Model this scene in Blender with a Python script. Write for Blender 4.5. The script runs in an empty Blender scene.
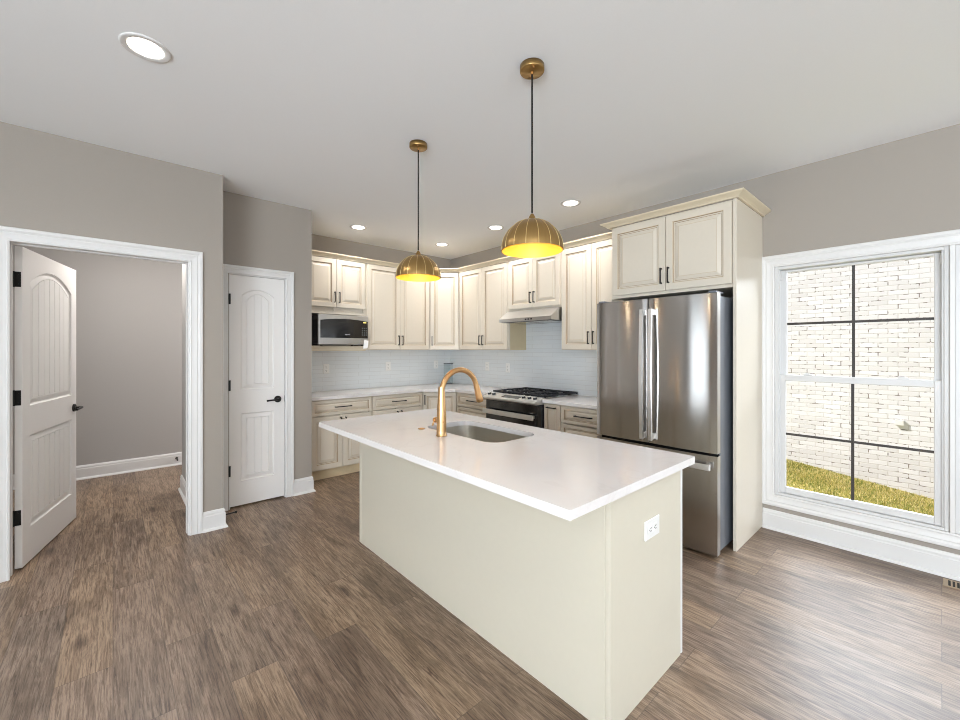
import bpy, bmesh, math, random
from math import sin, cos, pi, radians
from mathutils import Vector, Matrix

random.seed(7)
sc = bpy.context.scene
COL = sc.collection

# ------------------------------------------------------------------ camera
cam_d = bpy.data.cameras.new('camera')
cam = bpy.data.objects.new('camera', cam_d)
COL.objects.link(cam)
cam.location = (0, 0, 1.40)
cam.rotation_euler = (radians(90), 0, radians(48.2805 - 90))
cam_d.sensor_fit = 'HORIZONTAL'
cam_d.sensor_width = 36.0
cam_d.lens = 36.0 * 411.62 / 960.0
cam_d.shift_y = -10.47 / 960.0
cam_d.clip_start = 0.02
cam_d.clip_end = 200
sc.camera = cam

# ------------------------------------------------------------------ world, sun, area lamps, exposure
world = bpy.data.worlds.new('sky'); sc.world = world
world.use_nodes = True
wn = world.node_tree.nodes; wl = world.node_tree.links
bg = wn['Background']
sky = wn.new('ShaderNodeTexSky')
sky.sky_type = 'HOSEK_WILKIE'
sky.sun_direction = Vector((-.40, .62, .72)).normalized()
sky.turbidity = 4.0
hs = wn.new('ShaderNodeHueSaturation'); hs.inputs['Saturation'].default_value = 0.35
wl.new(sky.outputs[0], hs.inputs['Color']); wl.new(hs.outputs[0], bg.inputs[0])
bg.inputs[1].default_value = 0.75

sun_d = bpy.data.lights.new('sun', 'SUN'); sun_d.energy = 4.4; sun_d.angle = radians(1.2)
sun_d.color = (1.0, .965, .94)
sun = bpy.data.objects.new('sun', sun_d); COL.objects.link(sun)
sun.rotation_euler = Vector((-.40, .62, .72)).to_track_quat('Z', 'Y').to_euler()

def area_lamp(name, loc, size, facing, watts, color=(.83, .925, 1.0)):
    d = bpy.data.lights.new(name, 'AREA'); d.shape = 'RECTANGLE'
    d.size, d.size_y = size; d.energy = watts; d.color = color
    o = bpy.data.objects.new(name, d); COL.objects.link(o)
    o.location = loc
    o.rotation_euler = Vector(facing).to_track_quat('-Z', 'Y').to_euler()
    return o
# added fill lamps for room and hall; the window lamp stands for sky
area_lamp('fill_left', (-3.94, -2.4, 1.15), (4.2, 2.0), (1, 0, .85), 465)  # unseen fill lamp, tilted up to brighten the ceiling
area_lamp('fill_side', (-3.94, 3.0, 1.2), (.9, 1.8), (1, 0, 0), 12)  # unseen lamp added for the bright streak on the refrigerator
area_lamp('fill_rear', (0.6, -5.44, 1.25), (5.0, 2.0), (0, 1, .8), 100)  # unseen fill lamp behind the camera, tilted up
area_lamp('daylight_window', (6.7, .7, 3.9), (7.0, 3.0), (-1, 0, -.2), 900)
area_lamp('fill_hall', (2.9, 5.7, 1.5), (.9, 1.6), (-1, 0, 0), 50, (.97, .98, 1))  # unseen fill lamp; the hall has no window

vs = sc.view_settings
vs.view_transform = 'Standard'; vs.look = 'None'; vs.gamma = 1.0
vs.use_curve_mapping = False
vs.exposure = 0.45
sc.cycles.use_denoising = True
sc.cycles.filter_width = 1.0
sc.cycles.max_bounces = 10
sc.cycles.diffuse_bounces = 6
sc.cycles.caustics_reflective = False
sc.cycles.caustics_refractive = False
sc.cycles.sample_clamp_indirect = 6.0

# ------------------------------------------------------------------ materials
def lin(c):
    return tuple(((v/255)/12.92 if v/255 <= .04045 else (((v/255)+.055)/1.055)**2.4) for v in c) + (1,)

def mat(name, rgb, rough=.5, metal=0.0, coat=0.0, spec=.5, emit=None, estr=0.0, aniso=0.0):
    m = bpy.data.materials.new(name); m.use_nodes = True
    b = m.node_tree.nodes['Principled BSDF']
    b.inputs['Base Color'].default_value = lin(rgb)
    b.inputs['Roughness'].default_value = rough
    b.inputs['Metallic'].default_value = metal
    b.inputs['Specular IOR Level'].default_value = spec
    b.inputs['Coat Weight'].default_value = coat
    b.inputs['Coat Roughness'].default_value = .1
    if aniso: b.inputs['Anisotropic'].default_value = aniso
    if emit:
        b.inputs['Emission Color'].default_value = lin(emit)
        b.inputs['Emission Strength'].default_value = estr
    return m

class NT:
    def __init__(s, m): s.t = m.node_tree; s.n = s.t.nodes; s.l = s.t.links; s.b = s.n['Principled BSDF']
    def add(s, typ, **kw):
        n = s.n.new(typ)
        for k, v in kw.items():
            if k in n.inputs: n.inputs[k].default_value = v
            else: setattr(n, k, v)
        return n
    def link(s, a, b): s.l.new(a, b)
    def math(s, op, a, b=None):
        n = s.n.new('ShaderNodeMath'); n.operation = op
        for i, v in enumerate((a, b)):
            if v is None: continue
            if isinstance(v, (int, float)): n.inputs[i].default_value = v
            else: s.l.new(v, n.inputs[i])
        return n.outputs[0]
    def mix(s, fac, a, b, blend='MIX'):
        n = s.n.new('ShaderNodeMix'); n.data_type = 'RGBA'; n.blend_type = blend
        for idx, v in ((0, fac), (6, a), (7, b)):
            if isinstance(v, (int, float, tuple)): n.inputs[idx].default_value = v
            else: s.l.new(v, n.inputs[idx])
        return n.outputs[2]
    def coords(s, typ='Object'):
        return s.n.new('ShaderNodeTexCoord').outputs[typ]
    def ramp(s, fac, stops):
        n = s.n.new('ShaderNodeValToRGB'); s.l.new(fac, n.inputs[0])
        e = n.color_ramp.elements
        e[0].position, e[0].color = stops[0]; e[1].position, e[1].color = stops[-1]
        for p, c in stops[1:-1]:
            x = e.new(p); x.color = c
        return n.outputs[0]
    def bump(s, h, strength=.2, dist=.01):
        n = s.n.new('ShaderNodeBump'); n.inputs['Strength'].default_value = strength
        n.inputs['Distance'].default_value = dist
        s.l.new(h, n.inputs['Height']); s.l.new(n.outputs[0], s.b.inputs['Normal'])

def noise_paint(name, rgb, rough, amp=.04, scale=180, bump=.05, **kw):
    m = mat(name, rgb, rough, **kw); t = NT(m)
    no = t.add('ShaderNodeTexNoise', Scale=scale); no.inputs['Detail'].default_value = 2
    t.link(t.coords(), no.inputs['Vector'])
    base = lin(rgb)
    lo = tuple(c*(1-amp) for c in base[:3]) + (1,); hi = tuple(min(1, c*(1+amp)) for c in base[:3]) + (1,)
    t.link(t.mix(no.outputs[0], lo, hi), t.b.inputs['Base Color'])
    if bump: t.bump(no.outputs[0], bump, .002)
    return m

M = {}
M['wall'] = noise_paint('greige_wall_paint', (161, 153, 144), .75, .03, 220, .08, spec=.3)
M['hallwall'] = noise_paint('hall_wall_paint', (176, 172, 168), .75, .03, 220, .08, spec=.3)
M['ceiling'] = noise_paint('ceiling_paint', (242, 243, 244), .85, .015, 150, .05, spec=.2)
M['trim'] = mat('white_trim_paint', (221, 219, 217), .4)
M['door'] = noise_paint('white_door_paint', (232, 229, 226), .42, .012, 60, .02)
M['cab'] = noise_paint('cream_cabinet_paint', (212, 202, 186), .42, .02, 40, 0)
M['cabbase'] = M['cab']
M['island'] = noise_paint('cream_island_paint', (206, 199, 182), .42, .015, 40, 0)
M['glaze'] = mat('brown_glaze', (150, 124, 92), .5)
M['glaze2'] = mat('soft_glaze', (200, 184, 158), .45)
M['crown'] = noise_paint('crown_paint', (214, 200, 174), .4, .02, 40, 0)
M['side'] = noise_paint('tan_cabinet_side', (206, 189, 154), .5, .04, 25, 0)
M['rawwood'] = noise_paint('raw_plywood', (216, 196, 160), .55, .08, 25, 0)
M['gap'] = mat('dark_gap', (38, 34, 30), .7)
M['black'] = mat('black_metal', (22, 21, 21), .38, .3)
M['bronze'] = mat('oil_rubbed_pull', (42, 36, 33), .35, .6)
M['iron'] = mat('cast_iron', (24, 26, 32), .5, .1)
M['blackglass'] = mat('black_glass', (14, 14, 15), .08, 0, coat=.6)
M['ovenwin'] = mat('oven_window', (30, 30, 32), .12, 0, coat=.4)
M['plastic'] = mat('white_plastic', (229, 228, 225), .35)
M['socket'] = mat('socket_slot', (40, 40, 40), .5)
M['greyplastic'] = mat('grey_fridge_side', (120, 124, 132), .35, .35)
M['darkgrey'] = mat('dark_grey_metal', (62, 62, 66), .4, .5)
M['gold'] = mat('brushed_gold', (206, 164, 116), .30, 1.0, aniso=.4)
M['lcd'] = mat('grey_display', (92, 96, 96), .2, 0, coat=.4)
M['amber'] = mat('clock_digits', (240, 220, 120), .5, emit=(240, 220, 120), estr=.8)
M['vinyl'] = mat('white_vinyl', (212, 211, 210), .35)
M['muntin'] = mat('dark_grille', (58, 52, 48), .5)
M['lens'] = mat('lit_lens', (255, 252, 245), .5, emit=(255, 247, 235), estr=6.0)
M['bulb'] = mat('lit_bulb', (255, 240, 200), .5, emit=(255, 226, 160), estr=3.0)
M['cordblack'] = mat('black_cord', (8, 8, 8), .9)
M['badge'] = mat('grey_badge', (140, 140, 145), .4, .6)
M['paper'] = mat('white_paper', (240, 240, 240), .7)
M['blocker'] = mat('plain_sun_blocker', (205, 200, 192), .8)  # used only on the unseen sun-blocking slabs

STEELROT = 0.25
def brushed(name, rgb, rough, axis='Z', amt=.10, aniso=.55, sc3=(40, 40, .6), rot=0.0):
    m = mat(name, rgb, rough, 1.0, aniso=aniso); t = NT(m)
    t.b.inputs['Anisotropic Rotation'].default_value = rot
    mp = t.add('ShaderNodeMapping'); mp.inputs['Scale'].default_value = sc3
    t.link(t.coords(), mp.inputs[0])
    no = t.add('ShaderNodeTexNoise', Scale=1.0); no.inputs['Detail'].default_value = 3
    t.link(mp.outputs[0], no.inputs['Vector'])
    t.link(t.math('ADD', t.math('MULTIPLY', no.outputs[0], amt), rough-amt/2), t.b.inputs['Roughness'])
    tg = t.add('ShaderNodeTangent', direction_type='RADIAL', axis=axis)
    t.link(tg.outputs[0], t.b.inputs['Tangent'])
    return m
M['steel'] = brushed('stainless_steel', (192, 189, 186), .17, amt=.05, aniso=.9, rot=STEELROT)
M['steelbright'] = mat('bright_stainless', (196, 194, 191), .30, 1.0)
M['handlesteel'] = mat('satin_handle_steel', (224, 222, 219), .40, .92)
M['steelsink'] = mat('sink_stainless', (200, 196, 186), .36, 1.0)
M['brass'] = brushed('brushed_brass', (170, 138, 88), .34, sc3=(2, 2, 40), aniso=.5)
M['ribglint'] = mat('brass_rib_highlight', (236, 212, 150), .35, .9)  # paler than the dome: highlight lines put into the rib colour
M['goldinner'] = mat('gold_enamel_inside', (238, 176, 62), .5, .0)

# thin glazing
def glass(name, tint=(1, 1, 1, 1), refl=.06):
    m = bpy.data.materials.new(name); m.use_nodes = True
    n = m.node_tree.nodes; l = m.node_tree.links
    n.remove(n['Principled BSDF'])
    tr = n.new('ShaderNodeBsdfTransparent'); tr.inputs[0].default_value = tint
    gl = n.new('ShaderNodeBsdfGlossy'); gl.inputs['Roughness'].default_value = .02
    mx = n.new('ShaderNodeMixShader'); mx.inputs[0].default_value = refl
    l.new(tr.outputs[0], mx.inputs[1]); l.new(gl.outputs[0], mx.inputs[2])
    l.new(mx.outputs[0], n['Material Output'].inputs[0])
    return m
M['pane'] = glass('window_glass', (.98, .98, .99, 1), .03)
M['clear'] = glass('clear_acrylic', (.88, .91, .91, 1), 0.0)

# plank floor: planks run along Y
def floor_mat():
    m = mat('oak_plank_floor', (130, 110, 95), .4); t = NT(m)
    sep = t.add('ShaderNodeSeparateXYZ'); t.link(t.coords(), sep.inputs[0])
    cmb = t.add('ShaderNodeCombineXYZ')
    t.link(sep.outputs[1], cmb.inputs[0]); t.link(sep.outputs[0], cmb.inputs[1])
    def brick(c1, c2, mort, msize):
        b = t.add('ShaderNodeTexBrick', Scale=1.0, offset=.37, offset_frequency=2, squash=1.0)
        b.inputs['Color1'].default_value = c1; b.inputs['Color2'].default_value = c2
        b.inputs['Mortar'].default_value = mort
        b.inputs['Mortar Size'].default_value = msize; b.inputs['Mortar Smooth'].default_value = .3
        b.inputs['Brick Width'].default_value = 1.22; b.inputs['Row Height'].default_value = .185
        b.inputs['Bias'].default_value = 0
        t.link(cmb.outputs[0], b.inputs['Vector'])
        return b
    rnd = brick((0, 0, 0, 1), (1, 1, 1, 1), (.5, .5, .5, 1), 0.0)
    seam = brick((1, 1, 1, 1), (1, 1, 1, 1), (0, 0, 0, 1), .0022)
    # per-plank shift of the grain
    sh = t.add('ShaderNodeVectorMath', operation='MULTIPLY'); sh.inputs[1].default_value = (7.3, 3.1, 5.7)
    t.link(rnd.outputs[0], sh.inputs[0])
    ad = t.add('ShaderNodeVectorMath', operation='ADD')
    t.link(cmb.outputs[0], ad.inputs[0]); t.link(sh.outputs[0], ad.inputs[1])
    def stretch(v, s):
        mp = t.add('ShaderNodeMapping'); mp.inputs['Scale'].default_value = s
        t.link(v, mp.inputs[0]); return mp.outputs[0]
    def noise(v, scale, detail, rough=.6, dist=0):
        n = t.add('ShaderNodeTexNoise', Scale=scale); n.inputs['Detail'].default_value = detail
        n.inputs['Roughness'].default_value = rough; n.inputs['Distortion'].default_value = dist
        t.link(v, n.inputs['Vector']); return n.outputs[0]
    fine = noise(stretch(ad.outputs[0], (7, 150, 1)), 1.0, 6, .75, .5)
    broad = noise(stretch(ad.outputs[0], (1.8, 16, 1)), 1.0, 6, .7, 1.8)
    cloud = noise(stretch(ad.outputs[0], (1.3, 3.6, 1)), 1.0, 4, .6, .8)
    crack = noise(stretch(ad.outputs[0], (2.4, 34, 1)), 1.0, 4, .6, 2.2)
    tone = t.ramp(rnd.outputs[0], [(0, lin((150, 129, 112))), (.35, lin((158, 136, 116))), (.7, lin((166, 142, 118))), (1, lin((152, 134, 119)))])
    tone = t.mix(t.ramp(cloud, [(.42, (0, 0, 0, 1)), (.64, (1, 1, 1, 1))]), tone, (.62, .60, .58, 1), 'MULTIPLY')
    tone = t.mix(t.ramp(broad, [(.46, (0, 0, 0, 1)), (.56, (1, 1, 1, 1))]), tone, (.72, .68, .65, 1), 'MULTIPLY')
    tone = t.mix(t.ramp(fine, [(.44, (0, 0, 0, 1)), (.60, (1, 1, 1, 1))]), tone, (.44, .40, .36, 1), 'MULTIPLY')
    tone = t.mix(t.ramp(crack, [(.61, (0, 0, 0, 1)), (.69, (1, 1, 1, 1))]), tone, (.48, .41, .36, 1), 'MULTIPLY')
    # knots
    vo = t.add('ShaderNodeTexVoronoi', Scale=1.0)
    t.link(stretch(ad.outputs[0], (1.5, 5.2, 1)), vo.inputs['Vector'])
    kn = t.math('ADD', vo.outputs['Distance'], t.math('MULTIPLY', noise(stretch(ad.outputs[0], (9, 40, 1)), 1, 3), .22))
    tone = t.mix(t.ramp(kn, [(.12, (1, 1, 1, 1)), (.27, (0, 0, 0, 1))]), tone, (.34, .28, .25, 1), 'MULTIPLY')
    tone = t.mix(t.math('MULTIPLY', t.math('SUBTRACT', 1.0, seam.outputs[0]), .45), tone, lin((62, 50, 42)))
    t.link(tone, t.b.inputs['Base Color'])
    t.link(t.math('ADD', t.math('MULTIPLY', fine, .18), .30), t.b.inputs['Roughness'])
    h = t.math('ADD', t.math('MULTIPLY', fine, -.35), t.math('MULTIPLY', seam.outputs[0], .8))
    t.bump(h, .22, .0016)
    return m
M['floor'] = floor_mat()

def tile_mat():
    m = mat('white_glossy_tile', (222, 224, 224), .28); t = NT(m)
    sep = t.add('ShaderNodeSeparateXYZ'); t.link(t.coords(), sep.inputs[0])
    cmb = t.add('ShaderNodeCombineXYZ')
    t.link(t.math('ADD', sep.outputs[0], sep.outputs[1]), cmb.inputs[0]); t.link(sep.outputs[2], cmb.inputs[1])
    b = t.add('ShaderNodeTexBrick', Scale=1.0, offset=.5)
    b.inputs['Color1'].default_value = lin((212, 216, 218)); b.inputs['Color2'].default_value = lin((217, 220, 221))
    b.inputs['Mortar'].default_value = lin((196, 196, 195))
    b.inputs['Mortar Size'].default_value = .0016; b.inputs['Mortar Smooth'].default_value = .2
    b.inputs['Brick Width'].default_value = .305; b.inputs['Row Height'].default_value = .0505
    t.link(cmb.outputs[0], b.inputs['Vector'])
    t.link(b.outputs[0], t.b.inputs['Base Color'])
    t.bump(t.math('SUBTRACT', 1.0, b.outputs[1]), .35, .002)
    return m
M['tile'] = tile_mat()

def quartz_mat():
    m = mat('white_quartz', (238, 234, 231), .13, coat=.25); t = NT(m)
    no = t.add('ShaderNodeTexNoise', Scale=1.3); no.inputs['Detail'].default_value = 5
    no.inputs['Distortion'].default_value = 1.6
    t.link(t.coords(), no.inputs['Vector'])
    vein = t.ramp(no.outputs[0], [(.485, (0, 0, 0, 1)), (.5, (1, 1, 1, 1)), (.515, (0, 0, 0, 1))])
    n2 = t.add('ShaderNodeTexNoise', Scale=7.0); n2.inputs['Detail'].default_value = 4
    t.link(t.coords(), n2.inputs['Vector'])
    base = t.mix(n2.outputs[0], lin((224, 219, 217)), lin((230, 226, 224)))
    t.link(t.mix(t.math('MULTIPLY', vein, .18), base, lin((206, 198, 194))), t.b.inputs['Base Color'])
    return m
M['quartz'] = quartz_mat()

def brick_mat():
    m = mat('white_painted_brick', (238, 236, 235), .85); t = NT(m)
    sep = t.add('ShaderNodeSeparateXYZ'); t.link(t.coords(), sep.inputs[0])
    cmb = t.add('ShaderNodeCombineXYZ')
    wob = t.add('ShaderNodeTexNoise', Scale=6.0); t.link(t.coords(), wob.inputs['Vector'])
    w = t.math('MULTIPLY', t.math('SUBTRACT', wob.outputs[0], .5), .02)
    t.link(sep.outputs[1], cmb.inputs[0]); t.link(t.math('ADD', sep.outputs[2], w), cmb.inputs[1])
    b = t.add('ShaderNodeTexBrick', Scale=1.0, offset=.5)
    b.inputs['Color1'].default_value = lin((232, 231, 232)); b.inputs['Color2'].default_value = lin((219, 217, 217))
    b.inputs['Mortar'].default_value = lin((210, 206, 204))
    b.inputs['Mortar Size'].default_value = .0065; b.inputs['Mortar Smooth'].default_value = .35
    b.inputs['Brick Width'].default_value = .205; b.inputs['Row Height'].default_value = .068
    t.link(cmb.outputs[0], b.inputs['Vector'])
    vo = t.add('ShaderNodeTexNoise', Scale=16.0); vo.inputs['Detail'].default_value = 2
    t.link(t.coords(), vo.inputs['Vector'])
    speck = t.math('MULTIPLY', t.ramp(vo.outputs[0], [(.55, (0, 0, 0, 1)), (.60, (1, 1, 1, 1))]), .9)
    spots = t.math('MULTIPLY', speck, b.outputs[1])
    t.link(t.mix(spots, b.outputs[0], lin((120, 110, 102))), t.b.inputs['Base Color'])
    no = t.add('ShaderNodeTexNoise', Scale=60.0); t.link(t.coords(), no.inputs['Vector'])
    h = t.math('ADD', t.math('MULTIPLY', b.outputs[1], -1.0), t.math('MULTIPLY', no.outputs[0], .3))
    t.bump(h, .5, .008)
    return m
M['brick'] = brick_mat()

def grass_mat():
    m = mat('lawn_soil', (150, 142, 70), .95); t = NT(m)
    no = t.add('ShaderNodeTexNoise', Scale=14.0); no.inputs['Detail'].default_value = 6
    t.link(t.coords(), no.inputs['Vector'])
    t.link(t.ramp(no.outputs[0], [(.3, lin((96, 104, 40))), (.5, lin((150, 146, 70))), (.7, lin((196, 178, 110)))]), t.b.inputs['Base Color'])
    return m
M['soil'] = grass_mat()
M['blade'] = [mat('grass_blade_green', (134, 142, 58), .8), mat('grass_blade_yellow', (204, 188, 106), .8), mat('grass_blade_pale', (226, 208, 146), .8)]

# ------------------------------------------------------------------ mesh building
class MB:
    """collects shapes, links them as one mesh object"""
    def __init__(s): s.v = []; s.f = []; s.mi = []; s.mats = []; s.sm = []
    def mid(s, m):
        if m not in s.mats: s.mats.append(m)
        return s.mats.index(m)
    def raw(s, vs_, fs, m, smooth=False, M4=None):
        o = len(s.v)
        for p in vs_:
            p = Vector(p)
            s.v.append(M4 @ p if M4 else p)
        k = s.mid(m)
        for f in fs:
            s.f.append([o+i for i in f]); s.mi.append(k); s.sm.append(smooth)
        return s
    def bm(s, b, m, smooth=False, M4=None):
        b.verts.index_update()
        s.raw([v.co.copy() for v in b.verts], [[v.index for v in f.verts] for f in b.faces], m, smooth, M4)
        b.free(); return s
    def box(s, p0, p1, m, bev=0.0, seg=1, M4=None):
        x0, y0, z0 = [min(a, b) for a, b in zip(p0, p1)]; x1, y1, z1 = [max(a, b) for a, b in zip(p0, p1)]
        b = bmesh.new(); bmesh.ops.create_cube(b, size=1.0)
        for v in b.verts:
            v.co = Vector((x0+(v.co.x+.5)*(x1-x0), y0+(v.co.y+.5)*(y1-y0), z0+(v.co.z+.5)*(z1-z0)))
        if bev:
            bev = min(bev, .49*min(x1-x0, y1-y0, z1-z0))
            bmesh.ops.bevel(b, geom=b.edges[:], offset=bev, segments=seg, affect='EDGES', profile=.5)
        return s.bm(b, m, False, M4)
    def cyl(s, a, c, r, m, r2=None, n=20, caps=True, smooth=True):
        a = Vector(a); c = Vector(c); d = c-a; r2 = r if r2 is None else r2
        q = d.to_track_quat('Z', 'Y').to_matrix().to_4x4(); q.translation = a
        L = d.length
        vs_ = [(cos(2*pi*i/n)*r, sin(2*pi*i/n)*r, 0) for i in range(n)] + [(cos(2*pi*i/n)*r2, sin(2*pi*i/n)*r2, L) for i in range(n)]
        s.raw(vs_, [[i, (i+1) % n, n+(i+1) % n, n+i] for i in range(n)], m, smooth, q)
        if caps:
            s.raw(vs_[:n], [list(range(n))[::-1]], m, False, q)
            s.raw(vs_[n:], [list(range(n))], m, False, q)
        return s
    def lathe(s, prof, m, n=32, M4=None, lobes=0, depth=0.0, cap0=False, cap1=False):
        vs_ = []
        for (r, z) in prof:
            for i in range(n):
                a = 2*pi*i/n
                k = 1.0
                if lobes: k = 1 - depth*(1-abs(sin(lobes*a/2)))**4
                vs_.append((cos(a)*r*k, sin(a)*r*k, z))
        fs = []
        for j in range(len(prof)-1):
            for i in range(n):
                fs.append([j*n+i, j*n+(i+1) % n, (j+1)*n+(i+1) % n, (j+1)*n+i])
        s.raw(vs_, fs, m, True, M4)
        if cap0: s.raw(vs_[:n], [list(range(n))[::-1]], m, False, M4)
        if cap1: s.raw(vs_[-n:], [list(range(n))], m, False, M4)
        return s
    def tube(s, pts, r, m, n=12, radii=None):
        pts = [Vector(p) for p in pts]; N = len(pts); vs_ = []
        up = None
        for i, p in enumerate(pts):
            d = (pts[min(i+1, N-1)]-pts[max(i-1, 0)]).normalized()
            if up is None:
                up = Vector((0, 0, 1)) if abs(d.z) < .9 else Vector((1, 0, 0))
                up = (up - d*up.dot(d)).normalized()
            else:
                up = (up - d*up.dot(d)).normalized()
            w = d.cross(up); rr = radii[i] if radii else r
            for k in range(n):
                a = 2*pi*k/n
                vs_.append(p + up*cos(a)*rr + w*sin(a)*rr)
        fs = [[j*n+i, j*n+(i+1) % n, (j+1)*n+(i+1) % n, (j+1)*n+i] for j in range(N-1) for i in range(n)]
        s.raw(vs_, fs, m, True)
        s.raw(vs_[:n], [list(range(n))[::-1]], m); s.raw(vs_[-n:], [list(range(n))], m)
        return s
    def prism(s, poly, d0, d1, fn, m):
        """poly in (a,b); fn(a,b,d)->xyz"""
        n = len(poly)
        vs_ = [fn(a, b, d0) for a, b in poly] + [fn(a, b, d1) for a, b in poly]
        fs = [list(range(n))[::-1], list(range(n, 2*n))] + [[i, (i+1) % n, n+(i+1) % n, n+i] for i in range(n)]
        return s.raw(vs_, fs, m)
    def sweep(s, path, prof, fn, m, closed=False, smooth=False):
        """mitred moulding: path in (a,b), profile (offset to the left of the path, height); fn(a,b,h)->xyz"""
        P = [Vector(p) for p in path]; N = len(P); vs_ = []
        for i in range(N):
            din = (P[i]-P[i-1]).normalized() if (i > 0 or closed) else None
            dout = (P[(i+1) % N]-P[i]).normalized() if (i < N-1 or closed) else None
            if din is None: din = dout
            if dout is None: dout = din
            n1 = Vector((-din.y, din.x)); n2 = Vector((-dout.y, dout.x))
            b = (n1+n2); b = b/ (b.dot(n1)) if b.length > 1e-6 else n1
            for (o, h) in prof:
                q = P[i]+b*o
                vs_.append(fn(q.x, q.y, h))
        k = len(prof); fs = []
        for i in range(N if closed else N-1):
            j = (i+1) % N
            for t_ in range(k):
                u = (t_+1) % k
                fs.append([i*k+t_, i*k+u, j*k+u, j*k+t_])
        s.raw(vs_, fs, m, smooth)
        if not closed:
            s.raw(vs_[:k], [list(range(k))], m); s.raw(vs_[-k:], [list(range(k))[::-1]], m)
        return s
    def build(s, name, parent=None, rel=True):
        me = bpy.data.meshes.new(name)
        off = Vector((0, 0, 0))
        if parent is not None and rel:
            r = parent
            while r.parent: r = r.parent
            off = r.location.copy()
        me.from_pydata([tuple(p-off) for p in s.v], [], s.f)
        for m in s.mats: me.materials.append(m)
        me.polygons.foreach_set('material_index', s.mi)
        me.polygons.foreach_set('use_smooth', s.sm)
        b = bmesh.new(); b.from_mesh(me)
        bmesh.ops.recalc_face_normals(b, faces=b.faces[:])
        b.to_mesh(me); b.free()
        me.update()
        o = bpy.data.objects.new(name, me); COL.objects.link(o)
        if parent is not None: o.parent = parent
        return o

def tag(o, label=None, cat=None, group=None, kind=None):
    if label: o['label'] = label
    if cat: o['category'] = cat
    if group: o['group'] = group
    if kind: o['kind'] = kind
    return o
def thing(name, label, cat, loc=(0, 0, 0), rz=0.0, group=None):
    o = bpy.data.objects.new(name, None); COL.objects.link(o)
    o.empty_display_size = .1
    o.location = loc; o.rotation_euler = (0, 0, rz)
    return tag(o, label, cat, group)
def struct(o, label=None, cat=None):
    return tag(o, label, cat, None, 'structure')
def copy_tree(o, parent=None):
    c = o.copy(); COL.objects.link(c)
    if parent is not None: c.parent = parent
    for ch in list(o.children): copy_tree(ch, c)
    return c
ID = lambda a, b, h: (a, b, h)

# ------------------------------------------------------------------ room shell
H = 2.775
XR, YB, YD, YP = 3.845, 4.985, 3.775, 4.14      # right wall, kitchen back wall, hall door wall, pantry wall
XL, YR = -4.0, -5.5
struct(MB().box((XL-.15, YR-.15, -.12), (4.0, 6.45, 0), M['floor']).build('floor'), 'grey brown oak plank floor running the length of the room', 'floor')
struct(MB().box((XL-.15, YR-.15, H), (4.0, 6.45, H+.15), M['ceiling']).build('ceiling'), 'flat pale grey ceiling with recessed lights', 'ceiling')

DW0, DW1, DWT = -.484, .433, 2.072      # hall doorway
w = MB()
w.box((XL, YD, 0), (DW0, YD+.12, H), M['wall']); w.box((DW1, YD, 0), (.649, YD+.12, H), M['wall'])
w.box((DW0, YD, DWT), (DW1, YD+.12, H), M['wall'])
struct(w.build('wall_hall_door'), 'greige wall around the open hall doorway', 'wall')
PX0, PX1, PT = .756, 1.222, 2.068       # pantry door opening
w = MB()
w.box((.649, YP, 0), (PX0, YP+.11, H), M['wall']); w.box((PX1, YP, 0), (1.464, YP+.11, H), M['wall'])
w.box((PX0, YP, PT), (PX1, YP+.11, H), M['wall'])
w.box((1.354, YP+.11, 0), (1.464, YB, H), M['wall'])
struct(w.build('wall_pantry'), 'greige wall around the closed narrow pantry door', 'wall')
w = MB()
w.box((.515, YD+.12, 0), (.649, 5.06, H), M['hallwall'])
struct(w.build('wall_hall_side'), 'short grey wall just inside the hall doorway', 'wall')
struct(MB().box((.649, YB, 0), (3.99, YB+.115, H), M['wall']).build('wall_kitchen_back'), 'greige kitchen wall above the microwave run of cabinets', 'wall')
struct(MB().box((XL-.15, 6.18, 0), (4.0, 6.45, H), M['hallwall']).build('wall_hall_back'), 'light grey wall at the far side of the hall', 'wall')
WZ0, WZ1 = .275, 2.04
WA0, WA1, WB0, WB1 = -.032, .865, -.953, -.056     # the two window openings along Y
w = MB()
w.box((XR, WA1, 0), (XR+.15, YB, H), M['wall']); w.box((XR, YR, 0), (XR+.15, WB0, H), M['wall'])
w.box((XR, WB0, 0), (XR+.15, WA1, WZ0), M['wall']); w.box((XR, WB0, WZ1), (XR+.15, WA1, H), M['wall'])
w.box((XR, WB1, WZ0), (XR+.15, WA0, WZ1), M['wall'])
struct(w.build('wall_window'), 'greige wall behind the refrigerator and around the window', 'wall')
struct(MB().box((XR, YB+.115, 0), (XR+.15, 6.32, H), M['hallwall']).build('wall_hall_right'))
# unseen side and rear walls; openings added for the fill lamps
w = MB()
PY = (YR, -4.55, -.25, 2.5, 3.5, 6.32)
for a_, b_ in ((PY[0], PY[1]), (PY[2], PY[3]), (PY[4], PY[5])): w.box((XL-.15, a_, 0), (XL, b_, H), M['wall'])
w.box((XL-.15, PY[1], 2.2), (XL, PY[2], H), M['wall']); w.box((XL-.15, PY[3], 2.15), (XL, PY[4], H), M['wall']); w.box((XL-.15, PY[3], 0), (XL, PY[4], .3), M['wall'])
struct(w.build('wall_side'))
w = MB()
w.box((XL-.15, YR-.15, 0), (-1.95, YR, H), M['wall']); w.box((3.15, YR-.15, 0), (4.0, YR, H), M['wall'])
w.box((-1.95, YR-.15, 2.3), (3.15, YR, H), M['wall']); w.box((-1.95, YR-.15, 0), (3.15, YR, .2), M['wall'])
struct(w.build('wall_rear'))

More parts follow.
